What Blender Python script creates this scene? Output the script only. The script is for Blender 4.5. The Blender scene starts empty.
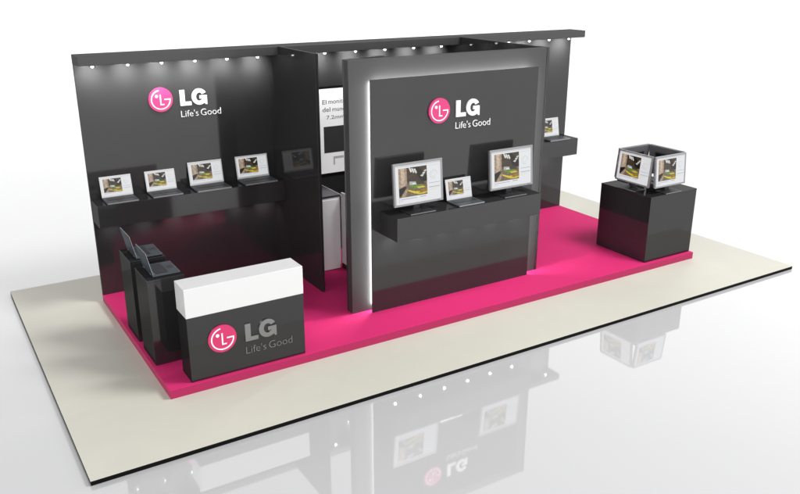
import bpy, bmesh, math
from mathutils import Vector, Matrix
S = bpy.context.scene
COL = S.collection
PI = math.pi

# ---------------------------------------------------------------- materials
def nodes(name):
    m = bpy.data.materials.new(name); m.use_nodes = True
    return m, m.node_tree.nodes, m.node_tree.links, m.node_tree.nodes['Principled BSDF']

def mat(name, col, rough=.4, ior=1.5, metal=0., emit=None, es=0., var=.0, vscale=6., bump=0., bscale=200., coat=0., rvar=0.):
    m, n, l, b = nodes(name)
    b.inputs['Base Color'].default_value = (*col, 1)
    b.inputs['Roughness'].default_value = rough
    b.inputs['IOR'].default_value = ior
    b.inputs['Metallic'].default_value = metal
    b.inputs['Coat Weight'].default_value = coat
    if emit:
        b.inputs['Emission Color'].default_value = (*emit, 1); b.inputs['Emission Strength'].default_value = es
    if var or bump or rvar:
        tc = n.new('ShaderNodeTexCoord')
    if var:
        no = n.new('ShaderNodeTexNoise'); no.inputs['Scale'].default_value = vscale; no.inputs['Detail'].default_value = 6
        l.new(tc.outputs['Object'], no.inputs['Vector'])
        r = n.new('ShaderNodeValToRGB')
        r.color_ramp.elements[0].position = .3; r.color_ramp.elements[1].position = .7
        r.color_ramp.elements[0].color = (*[c*(1-var) for c in col], 1)
        r.color_ramp.elements[1].color = (*[min(1, c*(1+var)) for c in col], 1)
        l.new(no.outputs['Fac'], r.inputs['Fac']); l.new(r.outputs['Color'], b.inputs['Base Color'])
    if rvar:
        no3 = n.new('ShaderNodeTexNoise'); no3.inputs['Scale'].default_value = 2.2; no3.inputs['Detail'].default_value = 5
        l.new(tc.outputs['Object'], no3.inputs['Vector'])
        mr = n.new('ShaderNodeMapRange'); mr.inputs['To Min'].default_value = max(0, rough-rvar); mr.inputs['To Max'].default_value = rough+rvar
        l.new(no3.outputs['Fac'], mr.inputs['Value']); l.new(mr.outputs['Result'], b.inputs['Roughness'])
    if bump:
        no2 = n.new('ShaderNodeTexNoise'); no2.inputs['Scale'].default_value = bscale; no2.inputs['Detail'].default_value = 3
        l.new(tc.outputs['Object'], no2.inputs['Vector'])
        bp = n.new('ShaderNodeBump'); bp.inputs['Strength'].default_value = bump; bp.inputs['Distance'].default_value = .002
        l.new(no2.outputs['Fac'], bp.inputs['Height']); l.new(bp.outputs['Normal'], b.inputs['Normal'])
    return m

def lam(name, col, rough, k, var=.05, vscale=1.5):
    # laminate: matt colour under an even clear gloss of constant strength k
    m, n, l, b = nodes(name); n.remove(b)
    tc = n.new('ShaderNodeTexCoord'); no = n.new('ShaderNodeTexNoise'); no.inputs['Scale'].default_value = vscale; no.inputs['Detail'].default_value = 6
    l.new(tc.outputs['Object'], no.inputs['Vector'])
    r = n.new('ShaderNodeValToRGB'); r.color_ramp.elements[0].position = .3; r.color_ramp.elements[1].position = .7
    r.color_ramp.elements[0].color = (*[c*(1-var) for c in col], 1); r.color_ramp.elements[1].color = (*[c*(1+var) for c in col], 1)
    l.new(no.outputs['Fac'], r.inputs['Fac'])
    d = n.new('ShaderNodeBsdfDiffuse'); g = n.new('ShaderNodeBsdfGlossy'); mx = n.new('ShaderNodeMixShader')
    l.new(r.outputs['Color'], d.inputs['Color']); g.inputs['Color'].default_value = (1, 1, 1, 1)
    mr = n.new('ShaderNodeMapRange'); mr.inputs['To Min'].default_value = rough*.88; mr.inputs['To Max'].default_value = rough*1.12
    l.new(no.outputs['Fac'], mr.inputs['Value']); l.new(mr.outputs['Result'], g.inputs['Roughness'])
    mx.inputs['Fac'].default_value = k
    l.new(d.outputs[0], mx.inputs[1]); l.new(g.outputs[0], mx.inputs[2]); l.new(mx.outputs[0], n['Material Output'].inputs['Surface'])
    return m

M = dict(
    floor=mat('white_gloss_floor', (.56, .56, .565), .03, 2.3),
    slab=mat('pale_grey_flooring', (.59, .575, .50), .55, 1.4, var=.015, vscale=3, bump=.15, bscale=120),
    edge=mat('black_edge_trim', (.005, .005, .005), .6, 1.15),
    pink=mat('magenta_carpet', (.64, .024, .155), .85, 1.3, var=.05, vscale=60, bump=.5, bscale=420),
    pinkside=mat('magenta_edge_shaded', (.38, .018, .09), .55, 1.35),  # carpet edge, darker than the top: shade put into its colour
    black=lam('gloss_black_laminate', (.024, .024, .025), .05, .052),
    panel=lam('gloss_charcoal_laminate', (.025, .025, .026), .09, .055),
    frame=lam('satin_charcoal_laminate', (.046, .046, .047), .3, .04, .02),
    plinth=lam('gloss_black_plinth', (.016, .016, .017), .06, .055),
    cover=mat('charcoal_monitor_back', (.12, .12, .125), .3),
    dark=mat('matt_black_plastic', (.02, .02, .022), .35),
    white=mat('white_gloss_lacquer', (.70, .70, .70), .12, 1.5),
    cab=mat('white_cabinet_laminate', (.84, .84, .85), .35),
    ctop=mat('dark_worktop', (.055, .05, .065), .25),
    silver=mat('silver_plastic', (.27, .27, .28), .32, 1.5, .35),
    bezel=mat('light_bezel_plastic', (.55, .55, .56), .35),
    deck=mat('grey_laptop_shell', (.07, .08, .09), .45, 1.3),
    keys=mat('laptop_keys', (.04, .042, .046), .45),
    lidback=mat('dark_laptop_lid', (.022, .034, .046), .45, 1.2),
    chrome=mat('brushed_steel_letters', (.31, .31, .31), .22, 1.5, .9),
    letter=mat('white_acrylic_letters', (.86, .86, .86), .35),
    emblem=mat('pink_acrylic', (.62, .045, .18), .35),
    emblem2=mat('pink_enamel', (.60, .03, .14), .25),
    led=mat('led_strip', (.9, .9, .9), .5, emit=(1, .99, .97), es=34),
    bulb=mat('lit_lamp_glass', (.9, .9, .9), .3, emit=(1, .99, .96), es=14.),
    poster=mat('poster_white_glow', (.88, .88, .88), .4, emit=(1, 1, 1), es=.1),  # slight glow given to the paper, which is no lamp
    pink_ink=mat('poster_grey_ink', (.10, .10, .105), .5),
    pic=mat('poster_dark_picture', (.045, .045, .047), .2),
    picl=mat('poster_pale_grey', (.50, .50, .50), .4),
)
def scr(name, c, e=.66):
    m = mat('screen_'+name, tuple(x*.15 for x in c), .25, 1.45, emit=c, es=e)
    if name in ('white', 'pale', 'grey', 'blue'): return m
    n, l = m.node_tree.nodes, m.node_tree.links; b = n['Principled BSDF']     # the pictured photo is mottled, not flat
    tc = n.new('ShaderNodeTexCoord'); no = n.new('ShaderNodeTexNoise'); no.inputs['Scale'].default_value = 38; no.inputs['Detail'].default_value = 8; no.inputs['Roughness'].default_value = .7
    l.new(tc.outputs['Object'], no.inputs['Vector'])
    r = n.new('ShaderNodeValToRGB'); r.color_ramp.elements[0].position = .36; r.color_ramp.elements[1].position = .64
    r.color_ramp.elements[0].color = (*[x*.5 for x in c], 1); r.color_ramp.elements[1].color = (*[min(1, x*1.35+.01) for x in c], 1)
    l.new(no.outputs['Fac'], r.inputs['Fac']); l.new(r.outputs['Color'], b.inputs['Emission Color'])
    return m
SC = dict(white=scr('white', (.86, .87, .89)), beige=scr('beige', (.42, .31, .22)), beige2=scr('tan', (.60, .47, .35)),
          brown=scr('brown', (.065, .045, .028)), dark=scr('dark', (.018, .013, .01)), floor=scr('taupe', (.20, .145, .09)),
          yellow=scr('yellow', (.80, .60, .03)), green=scr('green', (.15, .28, .04)), sky=scr('skylight', (.85, .83, .76)),
          blue=scr('blue', (.30, .42, .62)), grey=scr('grey', (.48, .49, .51)), orange=scr('orange', (.35, .2, .04)), pale=scr('pale', (.70, .71, .73)))

# ---------------------------------------------------------------- mesh helpers
class MB:
    def __init__(s): s.bm = bmesh.new(); s.mats = []
    def mi(s, m):
        if m not in s.mats: s.mats.append(m)
        return s.mats.index(m)
    def box(s, x0, x1, y0, y1, z0, z1, m, bev=0.0, mx=None, seg=2):
        b = bmesh.new()
        bmesh.ops.create_cube(b, size=1)
        for v in b.verts:
            v.co = Vector(((x0+x1)/2+v.co.x*(x1-x0), (y0+y1)/2+v.co.y*(y1-y0), (z0+z1)/2+v.co.z*(z1-z0)))
        if bev: bmesh.ops.bevel(b, geom=list(b.edges), offset=bev, segments=seg, affect='EDGES', profile=.5)
        s.join(b, m, mx)
    def join(s, b, m, mx=None, smooth=False):
        i = s.mi(m)
        if mx is not None: bmesh.ops.transform(b, matrix=mx, verts=b.verts)
        mp = {}
        for v in b.verts: mp[v] = s.bm.verts.new(v.co)
        for f in b.faces:
            try:
                g = s.bm.faces.new([mp[v] for v in f.verts]); g.material_index = i; g.smooth = smooth
            except ValueError: pass
        b.free()
    def prism(s, pts, d, m, mx=None, bev=0.):          # outline in XZ, front at y=-d, back at y=0
        b = bmesh.new()
        vs = [b.verts.new((p[0], 0, p[1])) for p in pts]
        f = b.faces.new(vs)
        r = bmesh.ops.extrude_face_region(b, geom=[f])
        for v in r['geom']:
            if isinstance(v, bmesh.types.BMVert): v.co.y -= d
        bmesh.ops.recalc_face_normals(b, faces=b.faces)
        bmesh.ops.triangulate(b, faces=[f for f in b.faces if len(f.verts) > 4])
        s.join(b, m, mx)
    def poly(s, pts, y, m):                              # flat figure in XZ at depth y (front faces -Y)
        i = s.mi(m)
        f = s.bm.faces.new([s.bm.verts.new((p[0], y, p[1])) for p in pts]); f.material_index = i
        f.normal_update()
        if f.normal.y > 0: f.normal_flip()
    def cyl(s, c, r, h, m, axis='z', n=32, r2=None, smooth=True):
        b = bmesh.new()
        bmesh.ops.create_cone(b, cap_ends=True, segments=n, radius1=r, radius2=r if r2 is None else r2, depth=h)
        mx = Matrix.Translation(c)
        if axis == 'y': mx = mx @ Matrix.Rotation(PI/2, 4, 'X')
        if axis == 'x': mx = mx @ Matrix.Rotation(PI/2, 4, 'Y')
        s.join(b, m, mx, False)
    def ball(s, c, r, m, sz=1.):
        b = bmesh.new(); bmesh.ops.create_uvsphere(b, u_segments=16, v_segments=10, radius=r)
        s.join(b, m, Matrix.Translation(c) @ Matrix.Diagonal((1, 1, sz, 1)), True)
    def mesh(s, name):
        me = bpy.data.meshes.new(name); s.bm.to_mesh(me); s.bm.free()
        for m in s.mats: me.materials.append(m)
        return me
    def build(s, name, parent=None):
        o = bpy.data.objects.new(name, s.mesh(name)); COL.objects.link(o)
        if parent: o.parent = parent
        return o

def tag(o, label, cat, group=None):
    o['label'] = label; o['category'] = cat
    if group: o['group'] = group
    return o
def empty(name, loc, rz, label, cat, group=None):
    o = bpy.data.objects.new(name, None); COL.objects.link(o)
    o.location = loc; o.rotation_euler = (0, 0, rz); o.empty_display_size = .1
    return tag(o, label, cat, group)
def copy_tree(o, parent=None):
    c = o.copy(); COL.objects.link(c)
    if parent: c.parent = parent
    for ch in list(o.children): copy_tree(ch, c)
    return c
def place(proto, loc, rz, sc, label, used=[]):
    o = proto if proto.name not in used else copy_tree(proto)
    used.append(proto.name)
    o.location = loc; o.rotation_euler = (0, 0, rz); o.scale = sc; o['label'] = label
    return o
def struct(o): o['kind'] = 'structure'; return o

# ---------------------------------------------------------------- setting
FZ = -.15
b = MB(); b.poly([(-60, 0), (60, 0), (60, 1), (-60, 1)], 0, M['floor'])
for v, c in zip(b.bm.verts, [(-400, -400, FZ), (400, -400, FZ), (400, 400, FZ), (-400, 400, FZ)]): v.co = c
b.bm.faces.ensure_lookup_table(); b.bm.normal_update()
if b.bm.faces[0].normal.z < 0: b.bm.faces[0].normal_flip()
struct(b.build('floor'))
b = MB(); b.box(-1, 9, -1, 4, FZ+.001, -.104, M['edge'], .002); b.box(-1.001, 9.001, -1.001, 4.001, -.104, -.100, M['slab'])
struct(b.build('raised_floor'))
b = MB(); b.box(0, 8, 0, 3, -.0995, -.004, M['pinkside'], .002); b.box(-.002, 8.002, -.002, 3.002, -.004, 0, M['pink'], .0015)
struct(b.build('carpet'))

# ---------------------------------------------------------------- back wall with canopy and downlights
H = 3.09
bw = empty('back_wall', (4, 2.97, 0), 0, 'long gloss black rear wall under a projecting canopy with a row of small downlights', 'wall')
def child(mb, name, root):
    o = mb.build(name, root)
    o.matrix_parent_inverse = Matrix.Identity(4)
    off = Vector(root.location)
    o.data.transform(Matrix.Translation(-off))
    return o
b = MB(); b.box(0, 8, 2.95, 2.99, .001, H-.004, M['black'], .002); child(b, 'wall_panel', bw)
b = MB(); b.box(-.002, 8.002, 2.63, 2.992, 2.98, H, M['frame'], .003)
can = child(b, 'canopy', bw)
LX = [.17, .58, .99, 1.41, 1.83, 2.25, 2.76, 3.23, 3.71, 4.19, 4.68, 5.17, 5.68, 6.07, 6.46, 6.88, 7.30, 7.73]
def downlight(parent, rootloc, x, y, z, e=5., aim=(0, .32, -1), ball=.024, size=95):
    d = MB(); d.cyl((0, 0, 0), .038, .014, M['silver'], n=24); d.ball((0, 0, -.012), ball, M['bulb'], 1.)
    o = d.build('downlight', parent); o.location = Vector((x, y, z)) - Vector(rootloc)
    l = bpy.data.lights.new('downlight_beam', 'SPOT'); l.energy = e;  l.spot_size = math.radians(size); l.spot_blend = 1.; l.shadow_soft_size = .008
    l.color = (1, .985, .96)
    lo = bpy.data.objects.new('downlight_beam', l); COL.objects.link(lo); lo.parent = o; lo.location = (0, 0, -.042)
    lo.rotation_euler = Vector(aim).to_track_quat('-Z', 'Y').to_euler()
    return o
for x in LX: downlight(can, bw.location, x, 2.72, 2.975, e=36, aim=(0, 1, -.6), ball=.017, size=118)

# partitions
p1 = empty('partition_wall', (2.52, 2.2, 0), 0, 'short gloss black partition standing out from the rear wall beside the four laptops', 'partition')
b = MB(); b.box(2.50, 2.54, 1.53, 2.948, .001, H+.002, M['black'], .0015); child(b, 'partition_panel', p1)
p2 = empty('partition_wall', (5.46, 1.9, 0), 0, 'long gloss black partition joining the rear wall to the right edge of the feature wall', 'partition')
b = MB(); b.box(5.445, 5.485, .694, 2.948, .001, H+.002, M['black'], .004); child(b, 'partition_panel', p2)

# feature wall
fw = empty('feature_wall', (3.98, .75, 0), 0, 'tall charcoal feature wall with a raised front panel edged by a white glow', 'wall')
b = MB(); b.box(2.5, 5.443, .70, .80, .001, H, M['frame'], .003); child(b, 'frame', fw)
b = MB(); b.box(2.73, 5.23, .60, .618, .001, 2.87, M['panel'], .002); child(b, 'front_panel', fw)
b = MB()
b.box(2.800, 2.812, .628, .690, .05, 2.83, M['led']); b.box(5.148, 5.16, .628, .690, .05, 2.83, M['led']); b.box(2.82, 5.14, .628, .690, 2.80, 2.812, M['led'])
child(b, 'light_strip', fw)
b = MB(); b.box(2.85, 5.11, .6185, .6995, .05, 2.76, M['dark']); child(b, 'spacer', fw)
b = MB()
dx, dy = 3.14-2.51, .99-.82; L = math.hypot(dx, dy)
b.box(0, L, 0, .035, .002, H-.003, M['black'], .002, Matrix.Translation((2.51, .803, 0)) @ Matrix.Rotation(math.atan2(dy, dx), 4, 'Z'))
child(b, 'rear_door', fw)

# shelves
def shelf(x0, x1, y0, y1, z0, z1, label, lights, end=0):
    r = empty('wall_shelf', ((x0+x1)/2, y1, z0), 0, label, 'shelf', 'box shelves on the stand walls')
    b = MB(); b.box(x0, x1, y0, y1, z0, z1, M['panel'], .002); box = child(b, 'shelf_box', r)
    for x in lights: downlight(box, r.location, x, y1-.13, z0-.007, e=2.6, aim=(0, .35, -1), ball=.018, size=150)
    return r
shelf(.003, 2.497, 2.60, 2.948, 1.01, 1.295, 'long gloss black box shelf carrying four open laptops', [.2+.42*i for i in range(6)])
shelf(5.487, 7.998, 2.61, 2.948, 1.01, 1.295, 'black box shelf at the right end of the rear wall with one laptop', [5.9+.42*i for i in range(5)])
shelf(2.85, 5.05, .21, .598, 1.02, 1.305, 'black box shelf on the feature wall carrying two monitors', [2.98+.39*i for i in range(6)])

# ---------------------------------------------------------------- logo
def arc(r0, r1, a0, a1, n=40):
    A = [math.radians(a0+(a1-a0)*i/n) for i in range(n+1)]
    return [(r1*math.cos(a), r1*math.sin(a)) for a in A] + [(r0*math.cos(a), r0*math.sin(a)) for a in reversed(A)]
def text_mesh(txt, width, capz, x, z, y, depth, m, mb, off=0.):
    c = bpy.data.curves.new('t', 'FONT'); c.body = txt; c.extrude = .04; c.offset = off; c.resolution_u = 4
    o = bpy.data.objects.new('t', c); COL.objects.link(o)
    dg = bpy.context.evaluated_depsgraph_get(); me = bpy.data.meshes.new_from_object(o.evaluated_get(dg))
    bpy.data.objects.remove(o); bpy.data.curves.remove(c)
    xs = [v.co.x for v in me.vertices]; ys = [v.co.y for v in me.vertices]; x0, x1 = min(xs), max(xs)
    top = max(ys); k = width/(x1-x0); kz = capz/top
    bb = bmesh.new(); bb.from_mesh(me); bpy.data.meshes.remove(me)
    for v in bb.verts: v.co = Vector((x+(v.co.x-x0)*k, y-depth/2-v.co.z/.04*depth/2, z+v.co.y*kz))
    mb.join(bb, m)
def logo(root, cx, y, cz, mL, mE, dep=.02, mW=None):
    mW = mW or M['letter']; off = Vector(root.location); R = .153
    T = Matrix.Translation((cx, y, cz))
    b = MB(); b.prism([(R*math.cos(2*PI*i/64), R*math.sin(2*PI*i/64)) for i in range(64)], dep, mE, T)
    em = child(b, 'emblem', root)
    b = MB(); T2 = Matrix.Translation((cx, y-dep-.0005, cz)); d = .004
    b.prism([(p[0]*R, p[1]*R) for p in arc(.73, .82, 98, 357)], d, mW, T2)
    b.prism([(.30*R, -.04*R), (.819*R, -.04*R), (.822*R, .055*R), (.30*R, .055*R)], d*1.1, mW, T2)
    b.prism([(x*R, z*R) for x, z in [(-.07, .42), (.03, .42), (.03, -.36), (.27, -.36), (.27, -.45), (-.07, -.45)]], d, mW, T2)
    b.prism([(-.34*R+.125*R*math.cos(2*PI*i/24), .30*R+.125*R*math.sin(2*PI*i/24)) for i in range(24)], d, mW, T2)
    o = b.build('emblem_mark', em); o.data.transform(Matrix.Translation(-off))
    b = MB(); w, h = .355, .20
    x0 = .25; lw = .145
    b.prism([(x0, -h/2), (x0+lw, -h/2), (x0+lw, -h/2+.047), (x0+.062, -h/2+.047), (x0+.062, h/2), (x0, h/2)], dep, mL, T)
    gx = x0+.155+.10; gw = .20; gh = h*1.04
    g = []
    for i in range(33):
        a = math.radians(30+(300-30)*i/32); g.append((gx+gw/2*math.cos(a), gh/2*math.sin(a)))
    g += [(gx+.36*gw, -.40*gh), (gx+.39*gw, -.5*gh), (gx+.5*gw, -.5*gh), (gx+.5*gw, .07*gh), (gx+.02*gw, .07*gh), (gx+.02*gw, -.13*gh), (gx+.21*gw, -.13*gh)]
    for i in range(25):
        a = math.radians(312-(312-34)*i/24); g.append((gx+.225*gw*math.cos(a), .262*gh*math.sin(a)))
    b.prism(g, dep, mL, T)
    child(b, 'lettering', root)
    for word, wx, ww in (("Life's", .25, .228), ('Good', .512, .273)):
        b = MB(); text_mesh(word, ww, .084, cx+wx, cz-.247, y, dep*.6, mL, b, off=-.014)
        child(b, 'tagline_word', root)
g1 = empty('logo_sign', (.993, 2.948, 2.478), 0, 'pink round emblem and white LG lettering high on the rear wall above the laptops', 'sign', 'LG signs on the walls')
logo(g1, .993, 2.948, 2.478, M['letter'], M['emblem'])
g2 = empty('logo_sign', (3.675, .598, 2.443), 0, 'pink round emblem and white LG lettering on the glowing feature wall', 'sign', 'LG signs on the walls')
logo(g2, 3.675, .598, 2.443, M['letter'], M['emblem'])

# ---------------------------------------------------------------- reception counter
rc = empty('reception_counter', (.89, .19, 0), 0, 'black reception counter with thick white top and steel LG lettering in front', 'counter')
b = MB(); b.box(.243, 1.54, .043, .345, .001, .722, M['plinth'], .002); child(b, 'counter_body', rc)
b = MB(); b.box(.24, 1.543, .04, .348, .7225, 1.04, M['white'], .004, seg=3); child(b, 'counter_top', rc)
lg = bpy.data.objects.new('logo', None); COL.objects.link(lg); lg.parent = rc
def logo_on_counter():
    class R: pass
    off = Vector(rc.location)
    tmp = bpy.data.objects.new('t', None); tmp.location = off; COL.objects.link(tmp)
    logo(tmp, .597, .0425, .425, M['chrome'], M['emblem2'], .018)
    for o in list(tmp.children): o.parent = rc
    bpy.data.objects.remove(tmp)
logo_on_counter(); bpy.data.objects.remove(lg)

# ---------------------------------------------------------------- plinths
def plinth(x0, x1, y0, y1, z, label, name, cat, group=None, door=False):
    r = empty(name, ((x0+x1)/2, (y0+y1)/2, 0), 0, label, cat, group)
    b = MB(); b.box(x0+.01, x1-.01, y0+.01, y1-.01, .001, .015, M['edge']); b.box(x0, x1, y0, y1, .008, z-.022, M['plinth'], .002)
    child(b, 'body', r)
    b = MB(); b.box(x0-.0015, x1+.0015, y0-.0015, y1+.0015, z-.0215, z, M['plinth'], .003); child(b, 'top', r)
    return r
plinth(.03, .425, 1.29, 1.77, .985, 'slim black plinth with laptop, the one nearer the rear wall', 'plinth', 'plinth', 'slim plinths at the left edge')
plinth(.03, .425, .61, 1.09, .985, 'slim black plinth with laptop, directly behind the white topped counter', 'plinth', 'plinth', 'slim plinths at the left edge')
plinth(7.0, 7.975, .06, 1.03, .99, 'large gloss black cube plinth under four monitors', 'display_plinth', 'plinth')

# ---------------------------------------------------------------- screen picture (an app window with an interior photo)
def picture(w, h, x0, z0, tilt_y, mb):
    """w x h display, lower-left corner (x0,z0), lying at depth tilt_y facing -Y"""
    e = [0]
    def P(pts, c, lay):
        if lay > 1 or c == 'floor': pts = [(u, .17+(v-.19)*1.12) for u, v in pts]
        mb.poly([(x0+u*w, z0+v*h) for u, v in pts], tilt_y-.0005*lay, SC[c])
    def Rr(u0, v0, u1, v1, c, lay): P([(u0, v0), (u1, v0), (u1, v1), (u0, v1)], c, lay)
    Rr(0, 0, 1, 1, 'white', 0)
    Rr(.0, .955, 1, 1, 'pale', 1)
    # photo
    Rr(.07, .19, .69, .86, 'floor', 1)
    P([(.25, .86), (.69, .86), (.69, .50), (.50, .46), (.25, .52)], 'brown', 2)
    P([(.07, .86), (.25, .86), (.25, .45), (.07, .40)], 'beige', 2)
    P([(.12, .86), (.20, .86), (.20, .46), (.12, .44)], 'beige2', 3)
    P([(.07, .40), (.22, .45), (.22, .36), (.10, .22), (.07, .22)], 'dark', 3)
    P([(.10, .19), (.22, .38), (.27, .40), (.20, .19)], 'beige', 4)
    P([(.38, .86), (.50, .86), (.69, .62), (.69, .50), (.55, .52)], 'dark', 3)
    for k in range(3):
        u = .29+.055*k
        P([(u, .86-.02*k), (u+.035, .86-.02*k), (u+.075, .76-.02*k), (u+.045, .74-.02*k)], 'sky', 4)
        P([(.54+.04*k, .64+.05*k), (.58+.04*k, .67+.05*k), (.625+.03*k, .65+.05*k), (.59+.03*k, .61+.05*k)], 'sky', 4)
    P([(.30, .54), (.44, .52), (.46, .44), (.30, .46)], 'grey', 4)
    P([(.36, .50), (.43, .49), (.46, .41), (.37, .42)], 'sky', 5)
    P([(.44, .51), (.60, .49), (.66, .43), (.47, .45)], 'brown', 5)
    P([(.30, .44), (.40, .46), (.62, .42), (.60, .375), (.38, .365)], 'green', 6)
    arcp = []
    for i in range(13):
        t = i/12; arcp.append((.26+.43*t, .36-.11*math.sin(t*PI*.62)+.10*t*t*.9))
    for i in range(13):
        t = 1-i/12; arcp.append((.26+.43*t, .33-.14*math.sin(t*PI*.66)+.03*t))
    P(arcp, 'yellow', 7)
    P([(.45, .40), (.60, .395), (.66, .36), (.50, .355)], 'yellow', 7)
    P([(.52, .31), (.69, .34), (.69, .26), (.50, .24)], 'orange', 8)
    # caption lines, side column
    Rr(.09, .115, .46, .13, 'blue', 1); Rr(.52, .12, .66, .145, 'grey', 1); Rr(.09, .065, .16, .085, 'pale', 1); Rr(.07, .05, .078, .15, 'grey', 1)
    Rr(.73, .44, .98, .452, 'blue', 1); Rr(.73, .33, .98, .35, 'grey', 1); Rr(.73, .30, .95, .308, 'pale', 1); Rr(.73, .26, .9, .268, 'pale', 1)
    Rr(.73, .90, .97, .912, 'pale', 1)
    P([(.84+u*.085, .66+v*.12) for u, v in arc(.85, 1, 0, 300, 24)], 'pale', 1)
    P([(.84+u*.05, .66+v*.07) for u, v in arc(.8, 1, 90, 360, 24)], 'pale', 1)

# ---------------------------------------------------------------- laptops (origin at hinge, faces -Y)
def make_laptop():
    r = empty('laptop', (0, 0, 0), 0, '', 'laptop', 'open laptops on display')
    w, d, h, t = .39, .28, .262, .22
    b = MB(); b.box(-w/2, w/2, -d, .012, .003, .020, M['deck'], .004, seg=2)
    b.box(-w/2+.01, w/2-.01, -d+.004, 0, .0202, .0222, M['deck'], .0008)
    b.box(-w/2+.004, w/2-.004, -d-.0005, -d+.004, .0035, .0195, M['silver'], .001)
    for sx in (-1, 1):
        for yy in (-.02, -d+.03): b.cyl((sx*(w/2-.03), yy, .0015), .009, .003, M['dark'], n=12)
    base = b.build('base', r)
    b = MB()
    b.box(-w/2+.03, w/2-.03, -.165, -.03, .0222, .0232, M['dark'])
    for i in range(5):
        for j in range(13):
            x = -w/2+.036+j*(w-.072)/13; y = -.16+i*.0255
            b.box(x, x+(w-.072)/13-.003, y, y+.022, .0232, .0262, M['keys'])
    b.build('keyboard', base)
    b = MB(); b.box(-.05, .05, -d+.025, -.185, .0222, .0232, M['keys'], .0004); b.build('touchpad', base)
    mx = Matrix.Translation((0, .004, .022)) @ Matrix.Rotation(-t, 4, 'X')
    b = MB(); b.box(-w/2, w/2, 0, .003, 0, h, M['bezel'], .001); b.box(-w/2-.0005, w/2+.0005, .003, .012, -.0005, h+.0005, M['lidback'], .0025)
    for sx in (-1, 1): b.cyl((sx*w*.33, .008, -.004), .008, .05, M['dark'], 'x', 14)
    b.cyl((0, -.0002, h-.006), .002, .001, M['dark'], 'y', 10)
    lid = b.build('lid', r); lid.data.transform(mx)
    b = MB(); picture(w-.026, h-.034, -w/2+.013, .02, -.0012, b); o = b.build('screen', lid); o.data.transform(mx)
    return r
lap = make_laptop()
Z1 = 1.296
place(lap, (.322, 2.885, Z1), 0, (1, 1, 1), 'open silver laptop at the outer left end of the rear wall shelf')
place(lap, (.888, 2.885, Z1), 0, (1, 1, 1), 'smaller open laptop second from the left end of the rear wall shelf')
place(lap, (1.493, 2.868, Z1), 0, (1.2, 1.05, 1.19), 'larger open laptop third from the left on the rear wall shelf')
place(lap, (2.154, 2.868, Z1), 0, (1.2, 1.05, 1.19), 'larger open laptop on the rear wall shelf closest to the partition')
place(lap, (3.945, .485, 1.306), 0, (1, .93, 1), 'small open laptop between the two monitors on the feature wall shelf')
place(lap, (7.58, 2.875, Z1), 0, (1.16, 1.0, 1.19), 'open laptop on the right hand shelf, partly hidden by the feature wall')
place(lap, (.125, 1.53, .986), PI/2, (1, 1, 1), 'open laptop seen from its dark lid on the plinth nearer the rear wall')
place(lap, (.125, .865, .986), PI/2, (.97, 1, 1), 'open laptop seen from its dark lid on the plinth behind the counter')

# ---------------------------------------------------------------- monitors (origin at base, bottom of screen .095 up, faces -Y)
def make_monitor():
    r = empty('monitor', (0, 0, 0), 0, '', 'monitor', 'flat screen monitors on display')
    w, h, t = .695, .515, .085
    b = MB(); b.box(-.18, .18, -.11, .12, 0, .012, M['dark'], .003); b.box(-.178, .178, -.1115, -.108, .001, .0105, M['silver'], .001)
    b.build('foot', r)
    b = MB(); b.box(-.045, .045, .035, .06, .012, .30, M['dark'], .006); b.cyl((0, .05, .018), .06, .012, M['dark']); b.build('neck', r)
    mx = Matrix.Translation((0, -.01, .095)) @ Matrix.Rotation(-t, 4, 'X')
    b = MB()
    e = .026
    b.box(-w/2, w/2, -.012, .012, 0, e, M['silver'], .003); b.box(-w/2, w/2, -.012, .012, h-e, h, M['silver'], .003)
    b.box(-w/2, -w/2+e, -.012, .012, e, h-e, M['silver'], .003); b.box(w/2-e, w/2, -.012, .012, e, h-e, M['silver'], .003)
    b.box(.5*w-.09, .5*w-.05, -.0125, -.0115, .010, .015, M['dark'])
    bz = b.build('bezel', r); bz.data.transform(mx)
    b = MB(); b.box(-w/2+.004, w/2-.004, .0125, .038, .004, h-.004, M['cover'], .008)
    b.box(-.2, .2, .038, .062, .1, h-.1, M['dark'], .012)
    for i in range(9): b.box(-.16+i*.038, -.14+i*.038, .0622, .064, h-.16, h-.12, M['edge'])
    o = b.build('back_cover', r); o.data.transform(mx)
    b = MB(); picture(w-2*e, h-2*e, -w/2+e, e, -.006, b); o = b.build('screen', r); o.data.transform(mx)
    return r
mon = make_monitor()
place(mon, (3.245, .365, 1.306), 0, (1, 1, 1), 'large silver framed monitor on the left of the feature wall shelf')
place(mon, (4.665, .365, 1.306), 0, (1, 1, 1), 'large silver framed monitor on the right of the feature wall shelf')
q = (.925, .9, .885)
place(mon, (7.48, .165, .991), 0, q, 'monitor on the cube plinth facing forward over its front face')
place(mon, (7.125, .55, .991), -PI/2, q, 'monitor on the cube plinth with its screen facing left towards the feature wall')
place(mon, (7.50, .935, .991), PI, q, 'monitor at the rear of the cube plinth showing only its dark back')
place(mon, (7.85, .55, .991), PI/2, q, 'monitor on the outer right side of the cube plinth, screen turned away')

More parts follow.
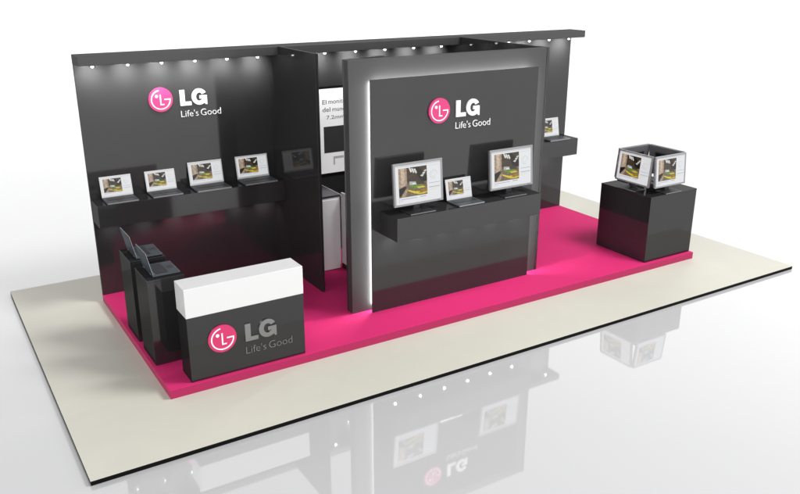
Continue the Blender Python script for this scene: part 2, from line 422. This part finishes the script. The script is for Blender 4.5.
# ---------------------------------------------------------------- storage cabinet
cb = empty('storage_cabinet', (2.86, 2.5, 0), 0, 'low white cabinet with dark worktop in the gap behind the partition', 'cabinet')
b = MB(); b.box(2.56, 3.145, 2.215, 2.93, .06, 1.06, M['cab'], .002); b.box(2.58, 3.12, 2.25, 2.9, .001, .06, M['dark']); child(b, 'body', cb)
b = MB(); b.box(2.555, 3.15, 2.205, 2.94, 1.0605, 1.09, M['ctop'], .002); b.box(3.1505, 3.158, 2.205, 2.94, 1.0605, 1.092, M['cab'], .001); child(b, 'worktop', cb)
b = MB(); b.box(2.60, 3.125, 2.198, 2.214, .01, 1.03, M['cab'], .002); child(b, 'front_panel', cb)
b = MB(); b.box(3.162, 3.190, 2.03, 2.215, .075, 1.115, M['cab'], .002)
door = child(b, 'door', cb)
b = MB(); b.box(3.158, 3.20, 2.0, 2.21, .001, .074, M['dark'], .003); o = b.build('door_foot', door); o.data.transform(Matrix.Translation(-Vector(cb.location)))

# ---------------------------------------------------------------- poster
ps = empty('poster', (3.5, 2.948, 1.17), 0, 'tall white poster with Spanish text on the rear wall behind the partition', 'poster')
b = MB(); b.box(3.2, 3.78, 2.935, 2.948, 1.175, 2.475, M['edge'], .001); child(b, 'backing', ps)
b = MB(); b.box(3.2, 3.78, 2.932, 2.9348, 1.213, 2.44, M['poster']); child(b, 'sheet', ps)
for word, wd, cz, wx, wz in (('El', .066, .06, 3.275, 2.225), ('monitor', .325, .06, 3.372, 2.225), ('del', .125, .062, 3.275, 2.115),
                             ('mundo', .262, .06, 3.432, 2.115), ('7.2mm', .29, .054, 3.335, 2.005)):
    b = MB(); text_mesh(word, wd, cz, wx, wz, 2.9318, .0012, M['pink_ink'], b, .004)
    child(b, 'text_word', ps)
b = MB(); b.box(3.285, 3.78, 2.930, 2.9318, 1.515, 1.90, M['pic']); b.box(3.43, 3.60, 2.930, 2.9318, 1.42, 1.455, M['picl']); b.box(3.43, 3.455, 2.9302, 2.9318, 1.33, 1.4195, M['picl'])
child(b, 'picture', ps)

# ---------------------------------------------------------------- world, lights, camera
w = bpy.data.worlds.new('World'); S.world = w; w.use_nodes = True
bg = w.node_tree.nodes['Background']; bg.inputs['Strength'].default_value = 1.0
wn, wl = w.node_tree.nodes, w.node_tree.links                      # white surround: bright horizon band shaped to whiten the floor, dimmer overhead
tc = wn.new('ShaderNodeTexCoord'); sx = wn.new('ShaderNodeSeparateXYZ'); rp = wn.new('ShaderNodeValToRGB')
wl.new(tc.outputs['Generated'], sx.inputs[0]); wl.new(sx.outputs['Z'], rp.inputs['Fac']); wl.new(rp.outputs['Color'], bg.inputs['Color'])
rp.color_ramp.elements[0].position = .30; rp.color_ramp.elements[0].color = (1.85, 1.85, 1.855, 1)
rp.color_ramp.elements[1].position = .8; rp.color_ramp.elements[1].color = (.24, .242, .246, 1)
e3 = rp.color_ramp.elements.new(.52); e3.color = (.95, .952, .96, 1)
def area(name, loc, target, size, e, col=(1, 1, 1)):
    l = bpy.data.lights.new(name, 'AREA'); l.shape = 'DISK'; l.size = size; l.energy = e; l.color = col
    o = bpy.data.objects.new(name, l); COL.objects.link(o); o.location = loc
    o.rotation_euler = (Vector(target)-Vector(loc)).to_track_quat('-Z', 'Y').to_euler()
    return o
area('key_softbox', (9.5, -5, 13.5), (3, 1.5, 0), 5.0, 1800)
area('added_fill', (-4.5, -12, 6), (3, 1.5, 1), 3.5, 380)  # unseen lamp added to brighten the cabinet front through the gap

cam = bpy.data.cameras.new('Camera'); co = bpy.data.objects.new('Camera', cam); COL.objects.link(co)
CX, CY, CZ, YAW, PITCH, ROLL, F = [-1.8251569301315083, -7.349102438595513, 4.084697061120142, -0.5574239459332929, 0.33741311704163124, 0.0019378059046067462, 799.8238863228047]
fwv = Vector((-math.sin(YAW)*math.cos(PITCH), math.cos(YAW)*math.cos(PITCH), -math.sin(PITCH)))
r = Vector((math.cos(YAW), math.sin(YAW), 0)); u = r.cross(fwv)
r2 = r*math.cos(ROLL)+u*math.sin(ROLL); u2 = -r*math.sin(ROLL)+u*math.cos(ROLL)
co.matrix_world = Matrix(((r2.x, u2.x, -fwv.x, CX), (r2.y, u2.y, -fwv.y, CY), (r2.z, u2.z, -fwv.z, CZ), (0, 0, 0, 1)))
cam.sensor_fit = 'HORIZONTAL'; cam.sensor_width = 36; cam.lens = F/800*36; cam.clip_end = 2000; cam.clip_start = .1
S.camera = co
S.view_settings.view_transform = 'Standard'; S.view_settings.look = 'None'; S.view_settings.exposure = 0; S.view_settings.gamma = 1
S.cycles.max_bounces = 8; S.cycles.glossy_bounces = 5
S.cycles.use_denoising = True
